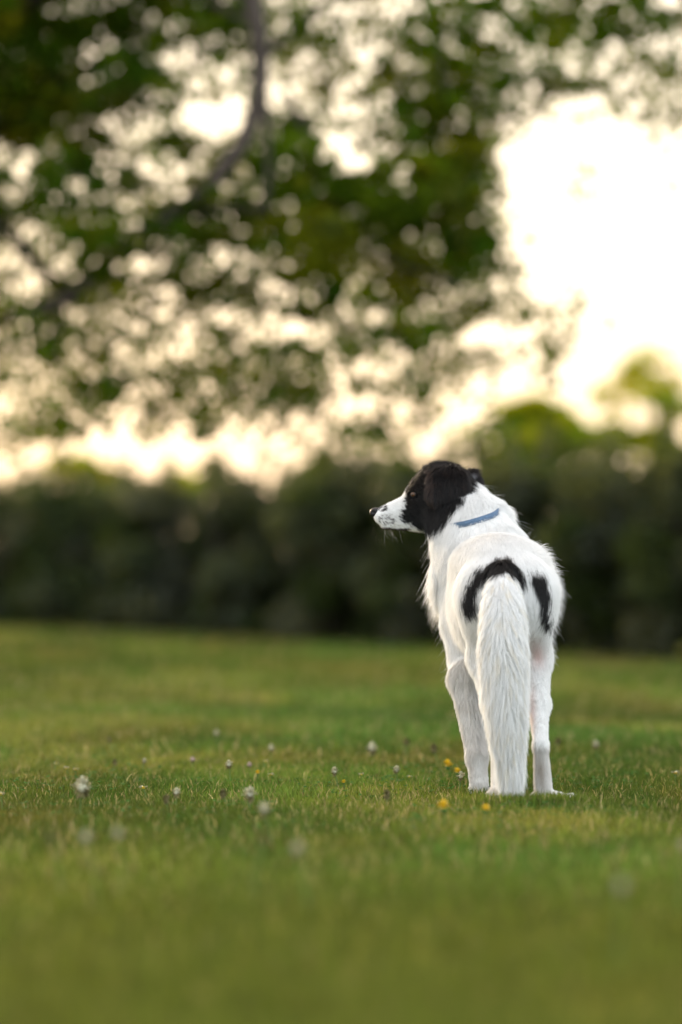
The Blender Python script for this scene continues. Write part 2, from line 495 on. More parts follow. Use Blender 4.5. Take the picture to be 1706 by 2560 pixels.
def big_tree():
    Y0 = 15.0; s = Y0 / FP
    loc = tuple(P(-420, 1692, Y0) * np.array([1, 1, 0]))
    root = empty('leafy_tree', loc, 'large broad-crowned tree with drooping leafy limbs filling the upper left of the view', 'tree')
    r = np.random.default_rng(5)
    def L(pts, r0, r1, Y=Y0, dy=0.0):
        n = len(pts)
        return ([P(x, y, Y + dy * i) for i, (x, y) in enumerate(pts)], list(np.linspace(r0, r1, n)))
    tr = [(-420, 1730), (-410, 1300), (-430, 950), (-400, 600), (-330, 200), (-280, -300)]
    tubes_obj('trunk', [L(tr, 0.19, 0.11)], M_bark, root, loc, seg=16)
    limbs = [
        L([(-425, 980), (-200, 850), (60, 790), (190, 740), (300, 610), (430, 535), (530, 460)], 0.026, 0.026, Y0 - 0.45),
        L([(530, 460), (600, 370), (640, 280), (655, 180), (645, 60), (600, -120)], 0.026, 0.036, Y0 - 1.15, 0.0),
        L([(655, 205), (665, 300), (672, 400), (668, 500), (650, 520)], 0.016, 0.008, Y0 - 1.0),
        L([(655, 140), (720, 90), (800, 20), (920, -80)], 0.02, 0.014, Y0 - .6),
        L([(650, 90), (590, 40), (500, -10), (380, -80)], 0.02, 0.014, Y0 - .5),
        L([(430, 535), (560, 520), (690, 530), (800, 580), (930, 640), (1080, 690), (1230, 760)], 0.024, 0.006, Y0 - .4),
        L([(190, 740), (120, 690), (40, 600), (-60, 520)], 0.03, 0.015, Y0),
        L([(-405, 600), (-100, 380), (150, 200), (380, 120), (560, 60)], 0.055, 0.014, Y0 + .4),
        L([(-350, 260), (0, 20), (500, -160), (1000, -220), (1500, -160), (1800, 60)], 0.06, 0.012, Y0 + .2),
        L([(720, 230), (760, 330), (790, 420)], 0.014, 0.006, Y0 - .3),
        L([(1000, -220), (1080, 60), (1120, 260), (1150, 450)], 0.03, 0.008, Y0),
    ]
    tubes_obj('limb', limbs, M_bark, root, loc, seg=9)
    # crown clumps: (px, py, rx, ry, leaf density)
    cl = [
        (60, 90, 150, 130, 1.5), (60, 260, 150, 110, 1.4), (250, 60, 150, 90, 1.0), (200, 330, 130, 80, .9), (420, 60, 90, 70, .7),
        (560, 40, 110, 70, 1.2), (700, 60, 90, 70, .7), (430, 250, 60, 60, .5), (330, 200, 90, 70, .9), (390, 350, 110, 70, 1.0),
        (120, 460, 140, 80, .9), (320, 460, 120, 60, .8), (60, 600, 130, 80, 1.0), (250, 600, 110, 70, 1.0), (420, 600, 110, 70, .9),
        (620, 430, 110, 90, 1.0), (740, 430, 110, 90, 1.3), (560, 560, 120, 70, 1.2), (700, 330, 110, 90, 1.0), (620, 160, 90, 80, .6),
        (800, 170, 110, 80, .8), (820, 80, 90, 60, .45), (760, 620, 130, 90, 1.4), (880, 520, 130, 80, 1.5), (1010, 480, 120, 90, 1.6), (1120, 520, 90, 80, 1.6),
        (960, 340, 100, 60, .9), (1060, 280, 80, 100, 1.5), (1110, 180, 90, 90, 1.2), (1000, 130, 90, 90, .9), (1100, 60, 110, 70, 1.1), (920, 250, 70, 50, .4),
        (1100, 620, 130, 80, 1.5), (1210, 650, 90, 50, 1.2), (980, 680, 130, 80, 1.3), (860, 740, 130, 70, 1.1), (1120, 740, 130, 60, 1.1), (1250, 780, 110, 45, .8), (1330, 800, 60, 35, .6),
        (560, 700, 130, 80, 1.0), (420, 760, 120, 70, .8), (680, 760, 80, 60, .5), (560, 860, 80, 60, .8), (300, 740, 110, 70, .7), (160, 740, 130, 80, 1.1),
        (60, 800, 110, 80, .7), (190, 850, 110, 60, .7), (130, 900, 60, 50, .5), (330, 880, 120, 60, .35), (470, 940, 110, 60, .35), (590, 980, 60, 50, .5),
        (760, 880, 110, 50, .5), (900, 850, 120, 50, .6), (1040, 830, 110, 45, .6), (780, 1000, 70, 45, .6), (840, 980, 60, 40, .35), (1100, 900, 90, 50, .45), (1090, 990, 80, 50, .45),
        (1000, 960, 90, 50, .2), (1210, 900, 80, 50, .3), (1370, 900, 60, 70, .7), (1400, 860, 60, 50, .5), (1420, 760, 50, 50, .35), (1530, 800, 40, 20, .25),
        (200, 1000, 110, 50, .2), (380, 1040, 90, 50, .2), (80, 1010, 60, 40, .35), (680, 960, 90, 50, .22),
        (1270, 90, 130, 90, 1.0), (1400, 60, 120, 90, .9), (1540, 50, 110, 90, .9), (1660, 100, 90, 90, .8), (1450, 190, 100, 50, .55), (1340, 200, 80, 50, .4), (1200, 250, 90, 60, .4),
        (1600, 190, 90, 60, .4), (1680, 240, 60, 60, .5), (1680, 320, 40, 50, .3), (1310, 300, 70, 40, .18), (1220, 420, 60, 60, .15), (1660, 470, 60, 25, .08), (1450, 480, 80, 60, .04),
        (1240, 560, 50, 30, .3), (1290, 700, 50, 30, .3),
    ]
    # the rest of the crown, above and beside the frame
    for gx in range(-700, 1900, 210):
        for gy in (-120, -300, -500, -700):
            cl.append((gx + r.uniform(-50, 50), gy + r.uniform(-40, 40), 170, 120, .9))
    for gx in (-650, -450, -230, -100):
        for gy in (0, 180, 360, 540, 720):
            cl.append((gx + r.uniform(-30, 30), gy, 140, 110, 1.1))
    # thin hanging sprays of the lowest boughs, seen against the bright sky
    for k in range(90):
        cl.append((r.uniform(-60, 1300), r.uniform(820, 1090), r.uniform(35, 85), r.uniform(22, 45), r.uniform(.2, .65)))
    for k in range(16):
        cl.append((r.uniform(1250, 1720), r.uniform(200, 520), r.uniform(25, 70), r.uniform(10, 25), r.uniform(.06, .2)))
    for k in range(60):
        cl.append((r.uniform(-60, 1150), r.uniform(930, 1110), r.uniform(30, 80), r.uniform(20, 45), r.uniform(.2, .6)))
    cl += [(1160, 330, 90, 80, 1.0), (1150, 430, 90, 70, 1.3), (1250, 330, 80, 50, .4), (1230, 480, 50, 50, .5)]
    for k in range(26):
        cl.append((r.uniform(60, 950), r.uniform(40, 760), 95, 60, r.uniform(.25, .6)))
    for k in range(22):
        cl.append((r.uniform(-50, 1250), r.uniform(740, 960), 85, 45, r.uniform(.2, .5)))
    cl += [(1180, 200, 120, 80, .7), (1300, 235, 110, 55, .6), (1420, 210, 100, 50, .5), (1560, 265, 90, 45, .45)]
    cl += [(460, 110, 110, 80, .35), (470, 190, 90, 60, .35), (130, 350, 120, 70, .5), (1180, 480, 70, 60, .8), (1190, 590, 80, 60, .9)]
    cs, rs, ks, tw = [], [], [], []
    for (cx, cy, rx, ry, d) in cl:
        cY = Y0 + r.uniform(-.8, .8)
        tot = d * rx * ry * (1.15 if cx < 420 and cy < 300 else (1.0 if d > 1.25 else (0.72 if cy < 640 else (0.52 if cy < 800 else 0.38))))
        if tot < 1: continue
        # loose leaves through the whole bough ...
        cs.append(P(cx, cy, cY)); rs.append((rx * s * 1.12, 0.5, ry * s * 1.12)); ks.append(tot * (0.042 if cy < 800 else 0.055))
        # ... and tighter sprays at the twig ends
        for k in range(12):
            ox, oy = r.normal(size=2) * 0.55
            c = P(cx + ox * rx, cy + oy * ry, cY + r.normal() * 0.25)
            cs.append(c); q = r.uniform(.14, .34)
            rs.append((rx * s * q, rx * s * q, ry * s * q * .9))
            ks.append(max(1, tot * 0.0045 * r.uniform(.4, 1.6)))
            if r.random() < 0.35:
                c0 = P(cx, cy - ry * .3, cY)
                tw.append(([c0, (c0 + c) / 2 + r.normal(size=3) * .03, c], [0.006, 0.004, 0.002]))
    leaf_obj('crown', root, loc, leaf_cloud(cs, rs, np.array(ks) * 0.95, 0.042, GREEN + [(0.07, 0.09, 0.014)], 77))
    for i_, t_ in enumerate(tw[::4]):
        tubes_obj('twig', [t_], M_bark, root, loc, seg=4)
big_tree()

# ------------------------------------------------------------------ flowers
def lathe_blob(c, r, rz, seg=10, rings=6):
    v, q = [], []
    for i in range(rings + 1):
        ph = math.pi * i / rings
        for j in range(seg):
            th = 2 * math.pi * j / seg
            v.append((c[0] + r * math.sin(ph) * math.cos(th), c[1] + r * math.sin(ph) * math.sin(th), c[2] + rz * math.cos(ph)))
    for i in range(rings):
        for j in range(seg):
            q.append((i * seg + j, (i + 1) * seg + j, (i + 1) * seg + (j + 1) % seg, i * seg + (j + 1) % seg))
    return v, q


def petals(c, r, n, lo, hi, size, width, seed, flat=0.0, droop=0.0):
    rr = np.random.default_rng(seed)
    v, q = [], []
    for k in range(n):
        th = rr.uniform(0, 2 * np.pi); el = rr.uniform(lo, hi)
        d = np.array([math.cos(th) * math.cos(el), math.sin(th) * math.cos(el), math.sin(el)])
        b = np.cross(d, [0, 0, 1.0]); b /= max(1e-6, np.linalg.norm(b))
        base = np.array(c) + d * r * .35
        L = size * rr.uniform(.75, 1.2)
        tip = np.array(c) + d * (r * .35 + L) + np.array([0, 0, -droop * L])
        mid = (base + tip) / 2 + np.array([0, 0, .1 * L])
        i = len(v)
        v += [base - b * width * .3, base + b * width * .3, mid + b * width * .5, tip + b * width * .15, tip - b * width * .15, mid - b * width * .5]
        q.append((i, i + 1, i + 2, i + 3, i + 4, i + 5))
    return v, q


def join(parts):
    V, Q, o = [], [], 0
    for v, q in parts:
        V += [tuple(a) for a in v]; Q += [tuple(k + o for k in f) for f in q]; o += len(v)
    F = [k for f in Q for k in f]
    return V, F, [len(f) for f in Q]


def flower(kind, px, py, h, label, size=1.0, lean=0.0, seed=0):
    Y = (H - h) * FP / (py - HOR)
    x = (px - 853) * Y / FP
    gz = float(ground_z(np.array(x), np.array(Y)))
    names = {'clover': 'clover_flower', 'brown': 'clover_flower', 'pink': 'clover_flower', 'daisy': 'daisy', 'yellow': 'yellow_flower'}
    cats = {'clover': 'clover', 'brown': 'clover', 'pink': 'clover', 'daisy': 'daisy', 'yellow': 'dandelion'}
    root = empty(names[kind], (x, Y, gz), label, cats[kind], {'clover': 'clover flowers in the lawn', 'brown': 'clover flowers in the lawn', 'pink': 'clover flowers in the lawn', 'daisy': 'daisies in the lawn', 'yellow': 'yellow flowers in the lawn'}[kind])
    top = np.array([lean * h, 0, h])
    st = [(0, 0, -0.005), (lean * h * .3, 0.001, h * .5), tuple(top)]
    v, q = tube(np.array(st), [0.0012, 0.0011, 0.0010], 6)
    quad_obj('stem', v, q, M_stem, root)
    if kind in ('clover', 'brown', 'pink'):
        R = 0.0078 * size
        mt = {'clover': M_white_petal, 'brown': M_brown_petal, 'pink': M_pink_petal}[kind]
        V, F, S = join([lathe_blob(top, R * .5, R * .5), petals(top, R, 60, -0.1, 1.5, R * .75, R * .26, seed)])
        mesh_obj('flower_head', V, F, S, mt, root)
        V, F, S = join([petals(top, R, 34, -1.3, -0.05, R * .62, R * .3, seed + 1, droop=.25)])
        mesh_obj('lower_florets', V, F, S, M_brown_petal, root)
    elif kind == 'daisy':
        R = 0.008 * size
        V, F, S = join([petals(top, R, 26, -0.05, 0.45, R * .9, R * .3, seed)])
        mesh_obj('petals', V, F, S, M_white_petal, root)
        V, F, S = join([lathe_blob(top, R * .42, R * .3)])
        mesh_obj('flower_centre', V, F, S, M_yellow_petal, root)
    else:
        R = 0.010 * size
        V, F, S = join([lathe_blob(top, R * .4, R * .3), petals(top, R, 55, 0.0, 1.4, R * .85, R * .24, seed)])
        mesh_obj('petals', V, F, S, M_yellow_petal, root)
        V, F, S = join([lathe_blob(top - np.array([0, 0, R * .35]), R * .4, R * .5)])
        mesh_obj('calyx', V, F, S, M_clover_leaf, root)


FL = [
    ('clover', 577, 1912, .040, 'sharp white clover head on a brown base, standing tallest left of centre in the lawn', 1.15),
    ('clover', 845, 1929, .036, 'sharp greenish white clover head with spiky florets, left of the dog feet', 1.15),
    ('clover', 200, 1970, .050, 'large blurred white clover head near the left edge', 2.4),
    ('daisy', 365, 1969, .022, 'small pale daisy low in the grass between the blurred white clover and the clover pair', 1.0),
    ('clover', 441, 1982, .030, 'white clover head of the close pair, the paler one on the right', 1.2),
    ('brown', 419, 1998, .028, 'withered brown clover head touching the white clover on its right', 1.1),
    ('brown', 567, 1985, .030, 'brownish faded clover below the tallest sharp clover', 1.2),
    ('clover', 625, 1988, .034, 'half-brown white clover head beside a faded brown one, left of centre', 1.9),
    ('clover', 682, 2026, .060, 'soft blurred clover ghost in the foreground left of centre', 1.5),
    ('yellow', 645, 1933, .020, 'tiny sharp yellow flower between the two sharp clover heads', .55),
    ('yellow', 864, 1956, .016, 'tiny yellow flower just under the spiky clover head', .5),
    ('daisy', 172, 1920, .022, 'small closed daisy with white petals, left one of two near the left edge', .8),
    ('daisy', 190, 1923, .022, 'bluish white daisy touching its neighbour near the left edge', .8),
    ('clover', 356, 1903, .026, 'small off-white clover well behind the pale daisy at left', .8),
    ('brown', 281, 1850, .040, 'soft grey-brown clover bud far out on the lawn at left', 1.0),
    ('clover', 547, 1833, .040, 'faint white clover farthest out on the lawn, left of centre', 1.0),
    ('clover', 676, 1871, .030, 'pale blurred clover on the lawn above the tiny bluish daisy', 1.1),
    ('daisy', 658, 1903, .026, 'tiny bluish white daisy right of the tallest clover', .7),
    ('pink', 623, 1913, .022, 'pinkish clover head just right of the tallest sharp clover', .8),
    ('pink', 483, 1900, .026, 'pinkish grey clover head left of the tallest sharp clover', .8),
    ('daisy', 136, 1909, .020, 'tiny white daisy above the two daisies by the left edge', .6),
    ('daisy', 683, 1936, .018, 'small white daisy low in the grass right of the tiny yellow flower', .8),
    ('brown', 283, 1906, .022, 'tan dried clover head behind the left part of the sharp grass', .9),
    ('daisy', 6, 1985, .030, 'blurred daisy cut by the left edge', 1.0),
    ('brown', 156, 2092, .085, 'faint foreground clover, left one of three in a row at left', 1.1),
    ('clover', 245, 2096, .085, 'faint foreground clover, middle one of three in a row at left', 1.2),
    ('clover', 310, 2087, .085, 'faint foreground clover, right one of three in a row at left', 1.1),
    ('brown', 634, 2100, .080, 'very faint foreground clover left of the pale one at centre', 1.0),
    ('clover', 770, 2125, .085, 'pale blurred foreground clover at the centre below the grass band', 1.25),
    ('clover', 1545, 2218, .090, 'pale blurred clover alone in the lower right foreground', 1.1),
    ('clover', 1698, 2118, .085, 'faint foreground clover cut by the right edge', 1.1),
    ('clover', 933, 1872, .034, 'bright white clover head out on the lawn left of the dog legs', 1.8),
    ('brown', 1016, 1855, .040, 'brown clover head on the lawn right of the bright white clover', 1.2),
    ('brown', 1095, 1872, .040, 'grey and brown clover head close to the dog front leg', 1.4),
    ('yellow', 1126, 1914, .024, 'bright yellow dandelion next to the dog front paw', 1.1),
    ('yellow', 1147, 1930, .020, 'smaller yellow dandelion between the bright one and the grey clover', .8),
    ('clover', 1149, 1941, .034, 'grey clover leaning against the front paw beside the yellow dandelions', 1.2),
    ('clover', 993, 1925, .026, 'white clover with a dark green underside left of the dandelions', 1.1),
    ('daisy', 906, 1936, .018, 'tiny white daisy right of the spiky clover head', .7),
    ('daisy', 1023, 1942, .016, 'tiny white daisy low in the grass left of the front paw', .7),
    ('brown', 968, 1988, .024, 'withered brown clover low in the grass left of the dog', 1.2),
    ('yellow', 1114, 2019, .036, 'blurred yellow dandelion in front of the dog on a pale stem', 1.1),
    ('yellow', 1210, 2024, .028, 'dull yellow dandelion in front of the dog tail', .85),
    ('brown', 1391, 1853, .036, 'soft grey clover just right of the dog hind leg', 1.2),
    ('clover', 1495, 1862, .036, 'grey-white blurred clover on the lawn right of the dog', 1.3),
    ('daisy', 1688, 1932, .024, 'small white daisy at the right edge of the lawn', 1.0),
]
for i, f in enumerate(FL):
    flower(f[0], f[1], f[2], f[3], f[4], f[5] if len(f) > 5 else 1.0, lean=random.uniform(-.25, .25), seed=300 + i * 3)

# ------------------------------------------------------------------ dog
V3 = lambda *a: np.array(a, float)
DOWN = V3(0, -.15, -1)
prims = []   # dict(type,a,b,ra,rb / c,r,rot, k, flow, tag, L)


def cap(a, b, ra, rb, k, flow, tag, L):
    prims.append(dict(t='c', a=np.array(a), b=np.array(b), ra=ra, rb=rb, k=k, flow=np.array(flow, float), tag=tag, L=L))


def ell(c, r, k, flow, tag, L, rz=0.0, ry=0.0, rx=0.0):
    R = np.array(Matrix.Rotation(rz, 3, 'Z') @ Matrix.Rotation(ry, 3, 'Y') @ Matrix.Rotation(rx, 3, 'X'))
    prims.append(dict(t='e', c=np.array(c), r=np.array(r), R=R, k=k, flow=np.array(flow, float), tag=tag, L=L))


BACK = V3(.03, -1, -.35)      # hair on the trunk lies backwards (towards the tail) and down
# trunk
ell(V3(.308, 7.53, .375), (.096, .19, .122), .03, V3(.03, -1, -.5), 'rib', .024)
ell(V3(.294, 7.67, .395), (.088, .10, .115), .04, V3(0, -.8, -.7), 'shoulder', .036)
ell(V3(.314, 7.40, .405), (.086, .12, .088), .04, V3(.03, -1, -.35), 'loin', .026)
ell(V3(.315, 7.31, .385), (.088, .088, .082), .04, V3(0, -.6, -.9), 'rump', .026)
ell(V3(.300, 7.48, .455), (.080, .16, .045), .04, V3(.02, -1, -.15), 'back', .026)
# brisket and chest mane on the left
ell(P(1188, 1490, 7.66), (.050, .065, .10), .04, V3(-.2, -.45, -.9), 'mane', .030)
ell(P(1150, 1425, 7.70), (.043, .055, .075), .04, V3(-.3, -.35, -.8), 'mane', .036)
# right flank
ell(P(1324, 1488, 7.50), (.043, .09, .085), .04, V3(.15, -.9, -.6), 'rib', .026)
# neck
cap(P(1205, 1375, 7.66), P(1150, 1262, 7.74), .078, .054, .04, V3(.15, -.35, -.8), 'neck', .034)
cap(P(1160, 1345, 7.70), P(1110, 1300, 7.72), .060, .040, .03, V3(-.1, -.15, -.9), 'neck', .038)
ell(P(1212, 1296, 7.71), (.040, .042, .036), .03, V3(.6, -.25, -.7), 'ruff', .036)
# front left leg
cap(P(1168, 1560, 7.64), P(1165, 1690, 7.58), .044, .029, .03, DOWN, 'uleg', .024)
ell(P(1161, 1690, 7.56), (.021, .024, .028), .02, DOWN, 'fleg', .012)
cap(P(1163, 1700, 7.57), P(1192, 1890, 7.50), .0285, .0170, .02, DOWN, 'fleg', .013)
cap(P(1192, 1890, 7.50), P(1198, 1960, 7.49), .0175, .0165, .015, DOWN, 'foot', .010)
ell(P(1198, 1976, 7.51), (.0195, .028, .014), .012, DOWN, 'foot', .010)
# front right leg (behind the tail)
cap(P(1290, 1570, 7.66), P(1290, 1690, 7.66), .048, .030, .03, DOWN, 'uleg', .02)
cap(P(1290, 1690, 7.66), P(1288, 1890, 7.65), .028, .016, .02, DOWN, 'fleg', .012)
cap(P(1288, 1890, 7.65), P(1288, 1945, 7.64), .0165, .016, .015, DOWN, 'foot', .010)
ell(P(1286, 1960, 7.66), (.0195, .028, .014), .012, DOWN, 'foot', .010)
# hind right leg
cap(P(1322, 1480, 7.32), P(1334, 1640, 7.36), .050, .029, .03, V3(.1, -.3, -1), 'thigh', .022)
cap(P(1334, 1640, 7.37), P(1347, 1760, 7.29), .029, .0170, .025, DOWN, 'shank', .014)
cap(P(1347, 1760, 7.29), P(1352, 1862, 7.21), .0170, .0115, .02, DOWN, 'shank', .010)
cap(P(1352, 1862, 7.21), P(1358, 1965, 7.22), .0115, .0155, .012, DOWN, 'foot', .010)
cap(P(1362, 1990, 7.24), P(1422, 1999, 7.20), .0150, .0085, .012, V3(.9, 0, -.3), 'foot', .006)
cap(P(1358, 1992, 7.22), P(1340, 1994, 7.24), .0140, .0110, .010, V3(-.6, 0, -.4), 'foot', .006)
# hind left leg
cap(P(1218, 1480, 7.32), P(1217, 1640, 7.36), .050, .031, .03, V3(-.1, -.3, -1), 'thigh', .022)
cap(P(1217, 1640, 7.37), P(1236, 1760, 7.29), .031, .020, .025, DOWN, 'shank', .014)
cap(P(1238, 1760, 7.29), P(1250, 1868, 7.22), .022, .0135, .02, DOWN, 'shank', .010)
cap(P(1250, 1868, 7.22), P(1252, 1965, 7.23), .0140, .0160, .012, DOWN, 'foot', .010)
cap(P(1254, 1988, 7.25), P(1238, 1990, 7.19), .0180, .0150, .012, V3(-.5, -.3, -.4), 'foot', .006)
# tail
TAIL = [P(1256, 1430, 7.245), P(1257, 1510, 7.18), P(1258, 1620, 7.155), P(1266, 1780, 7.15), P(1276, 1930, 7.16)]
TR = [.021, .031, .036, .031, .015]
_t = np.linspace(0, 4, 33)
_tp = np.stack([np.interp(_t, range(5), np.array(TAIL)[:, k]) for k in range(3)], -1)
_tr = np.interp(_t, range(5), TR)
for _ in range(14):
    _tp[1:-1] = (_tp[:-2] + 2 * _tp[1:-1] + _tp[2:]) / 4; _tr[1:-1] = (_tr[:-2] + 2 * _tr[1:-1] + _tr[2:]) / 4
prims.append(dict(t='k', pts=_tp, rr=_tr, a=_tp.min(0), b=_tp.max(0), k=.012, flow=V3(.03, -.05, -1), tag='tail', L=.05))
# toes of the splayed right hind paw and the front left paw
for (tx, ty, tY) in ((1428, 1994, 7.20), (1418, 1999, 7.185), (1404, 2002, 7.175)):
    ell(P(tx, ty, tY), (.012, .0085, .0085), .005, V3(.9, 0, -.3), 'foot', .005)
for dx in (-.012, -.004, .004, .012):
    ell(P(1198, 1980, 7.53) + V3(dx, .014, 0), (.006, .014, .009), .004, V3(0, .5, -.5), 'foot', .005)
# head (in left profile)
HY = 7.745
ell(P(1102, 1224, HY), (.0585, .048, .0505), .018, V3(1, 0, -.35), 'skull', .012)
ell(P(1088, 1262, HY), (.052, .046, .044), .02, V3(1, 0, -.5), 'cheek', .014)
ell(P(1048, 1238, HY), (.026, .036, .024), .018, V3(1, 0, .1), 'skull', .007)
cap(P(1036, 1270, HY), P(957, 1289, HY), .0305, .0180, .014, V3(1, 0, -.1), 'muzzle', .005)
cap(P(1050, 1298, HY), P(968, 1306, HY), .0225, .0120, .010, V3(1, 0, -.5), 'jaw', .007)
# ears
ell(P(1120, 1204, HY - .056), (.043, .0085, .034), .005, V3(-.45, 0, -1), 'ear', .016, rx=-.22)
ell(P(1092, 1230, HY - .064), (.021, .0080, .024), .005, V3(-.35, 0, -1), 'ear', .013, ry=.45, rz=.25)
ell(P(1142, 1236, HY - .055), (.027, .0085, .034), .006, V3(0, 0, -1), 'ear', .022, ry=.2)
ell(P(1184, 1198, HY + .046), (.015, .0095, .024), .008, V3(.5, .1, -1), 'ear', .012, ry=-.6)


def prim_sdf(p, X):
    if p['t'] == 'c':
        ab = p['b'] - p['a']
        t = np.clip(((X - p['a']) @ ab) / (ab @ ab), 0, 1)
        d = np.linalg.norm(X - p['a'] - t[..., None] * ab, axis=-1)
        return d - (p['ra'] + (p['rb'] - p['ra']) * t)
    if p['t'] == 'k':
        best = np.full(X.shape[:-1], 9.0)
        for i in range(len(p['pts']) - 1):
            a_, b_ = p['pts'][i], p['pts'][i + 1]; ab = b_ - a_
            t = np.clip(((X - a_) @ ab) / (ab @ ab), 0, 1)
            best = np.minimum(best, np.linalg.norm(X - a_ - t[..., None] * ab, axis=-1) - (p['rr'][i] + (p['rr'][i + 1] - p['rr'][i]) * t))
        return best
    q = (X - p['c']) @ p['R']
    k0 = np.linalg.norm(q / p['r'], axis=-1)
    k1 = np.linalg.norm(q / p['r'] ** 2, axis=-1)
    return k0 * (k0 - 1) / np.maximum(k1, 1e-9)


def prim_box(p, m):
    if p['t'] == 'k':
        r = p['rr'].max()
        return p['a'] - r - m, p['b'] + r + m
    if p['t'] == 'c':
        r = max(p['ra'], p['rb'])
        return np.minimum(p['a'], p['b']) - r - m, np.maximum(p['a'], p['b']) + r + m
    r = p['r'].max()
    return p['c'] - r - m, p['c'] + r + m


def build_body():
    h = 0.0042
    lo = np.array([0.02, 7.06, -0.03]); hi = np.array([0.50, 7.86, 0.68])
    n = np.ceil((hi - lo) / h).astype(int)
    D = np.full(n, 0.2, dtype=np.float32)
    ax = [lo[i] + h * np.arange(n[i]) for i in range(3)]
    for p in prims:
        a, b = prim_box(p, 0.05)
        ia = np.clip(np.floor((a - lo) / h).astype(int), 0, n); ib = np.clip(np.ceil((b - lo) / h).astype(int), 0, n)
        g = np.stack(np.meshgrid(ax[0][ia[0]:ib[0]], ax[1][ia[1]:ib[1]], ax[2][ia[2]:ib[2]], indexing='ij'), -1)
        d = prim_sdf(p, g).astype(np.float32)
        s = (slice(ia[0], ib[0]), slice(ia[1], ib[1]), slice(ia[2], ib[2]))
        o = D[s]; k = p['k']
        hh = np.clip(0.5 + 0.5 * (o - d) / k, 0, 1)
        D[s] = o * (1 - hh) + d * hh - k * hh * (1 - hh)
    # eye socket and mouth line
    # surface nets
    neg = D < 0
    c = [neg[i:n[0] - 1 + i, j:n[1] - 1 + j, k:n[2] - 1 + k] for i in (0, 1) for j in (0, 1) for k in (0, 1)]
    s = sum(x.astype(np.int8) for x in c)
    act = (s > 0) & (s < 8)
    idx = np.full(act.shape, -1, dtype=np.int64)
    cells = np.argwhere(act)
    idx[act] = np.arange(len(cells))
    acc = np.zeros((len(cells), 3)); cnt = np.zeros(len(cells))
    corners = [(i, j, k) for i in (0, 1) for j in (0, 1) for k in (0, 1)]
    for a in range(8):
        for b in range(a + 1, 8):
            ca, cb = np.array(corners[a]), np.array(corners[b])
            if np.abs(ca - cb).sum() != 1: continue
            da = D[tuple((cells + ca).T)]; db = D[tuple((cells + cb).T)]
            m = (da < 0) != (db < 0)
            t = np.where(m, da / np.where(m, da - db, 1), 0)
            acc += m[:, None] * (ca + t[:, None] * (cb - ca)); cnt += m
    V = lo + h * (cells + acc / cnt[:, None])
    quads = []
    for axis in range(3):
        e = [0, 0, 0]; e[axis] = 1
        A = neg[1:-1, 1:-1, 1:-1]
        sl = tuple(slice(1 + e[i], n[i] - 1 + e[i]) for i in range(3))
        B = neg[sl]
        ed = np.argwhere(A != B) + 1
        u, v = [(1, 2), (2, 0), (0, 1)][axis]
        du = np.zeros(3, int); du[u] = 1; dv = np.zeros(3, int); dv[v] = 1
        ok = np.all(ed < n - 1, axis=1); ed = ed[ok]
        q = np.stack([idx[tuple((ed - du - dv).T)], idx[tuple((ed - dv).T)], idx[tuple(ed.T)], idx[tuple((ed - du).T)]], 1)
        flip = neg[tuple(ed.T)]
        q = np.where(flip[:, None], q, q[:, ::-1])
        q = q[(q >= 0).all(1)]
        quads.append(q)
    Q = np.concatenate(quads)
    return V, Q


def in_poly(x, y, poly):
    poly = np.asarray(poly, float); n = len(poly)
    inside = np.zeros(x.shape, bool)
    j = n - 1
    for i in range(n):
        xi, yi = poly[i]; xj, yj = poly[j]
        c = ((yi > y) != (yj > y)) & (x < (xj - xi) * (y - yi) / (yj - yi + 1e-12) + xi)
        inside ^= c
        j = i
    return inside


cz = 550 / 1568.0
zc = lambda pts: [(900 + a * cz, 1120 + b * cz) for a, b in pts]
PATCH_L = zc([(1000, 765), (1060, 765), (1100, 810), (1145, 860), (1185, 920), (1178, 965), (1130, 935), (1065, 895), (1030, 880), (960, 897), (885, 925), (840, 970), (822, 1040), (826, 1180), (790, 1165), (745, 1170), (722, 1110), (728, 1040), (765, 960), (800, 900), (850, 850), (930, 805)])
PATCH_R = zc([(1205, 870), (1240, 862), (1300, 890), (1340, 960), (1360, 1040), (1368, 1150), (1366, 1300), (1338, 1260), (1305, 1180), (1290, 1080), (1260, 1010), (1213, 930)])
FACE = zc([(322, 330), (318, 240), (395, 150), (500, 80), (640, 60), (760, 110), (800, 190), (795, 290), (715, 385), (650, 490), (560, 560), (440, 578), (370, 556), (300, 510), (285, 470), (312, 400)])
EARFAR = zc([(760, 150), (830, 160), (880, 230), (870, 275), (820, 240), (775, 190)])
WHITE = np.array([0.83, 0.835, 0.83]); BLACK = np.array([0.0062, 0.0062, 0.0066])


def classify(X):
    """nearest primitive index + blended flow and length at points X"""
    ds = np.stack([prim_sdf(p, X) for p in prims], 1)
    near = ds.argmin(1)
    w = np.exp(-np.clip(ds - ds.min(1, keepdims=True), 0, 1) / 0.012)
    w /= w.sum(1, keepdims=True)
    flow = w @ np.stack([p['flow'] for p in prims])
    L = w @ np.array([p['L'] for p in prims])
    return near, flow, L


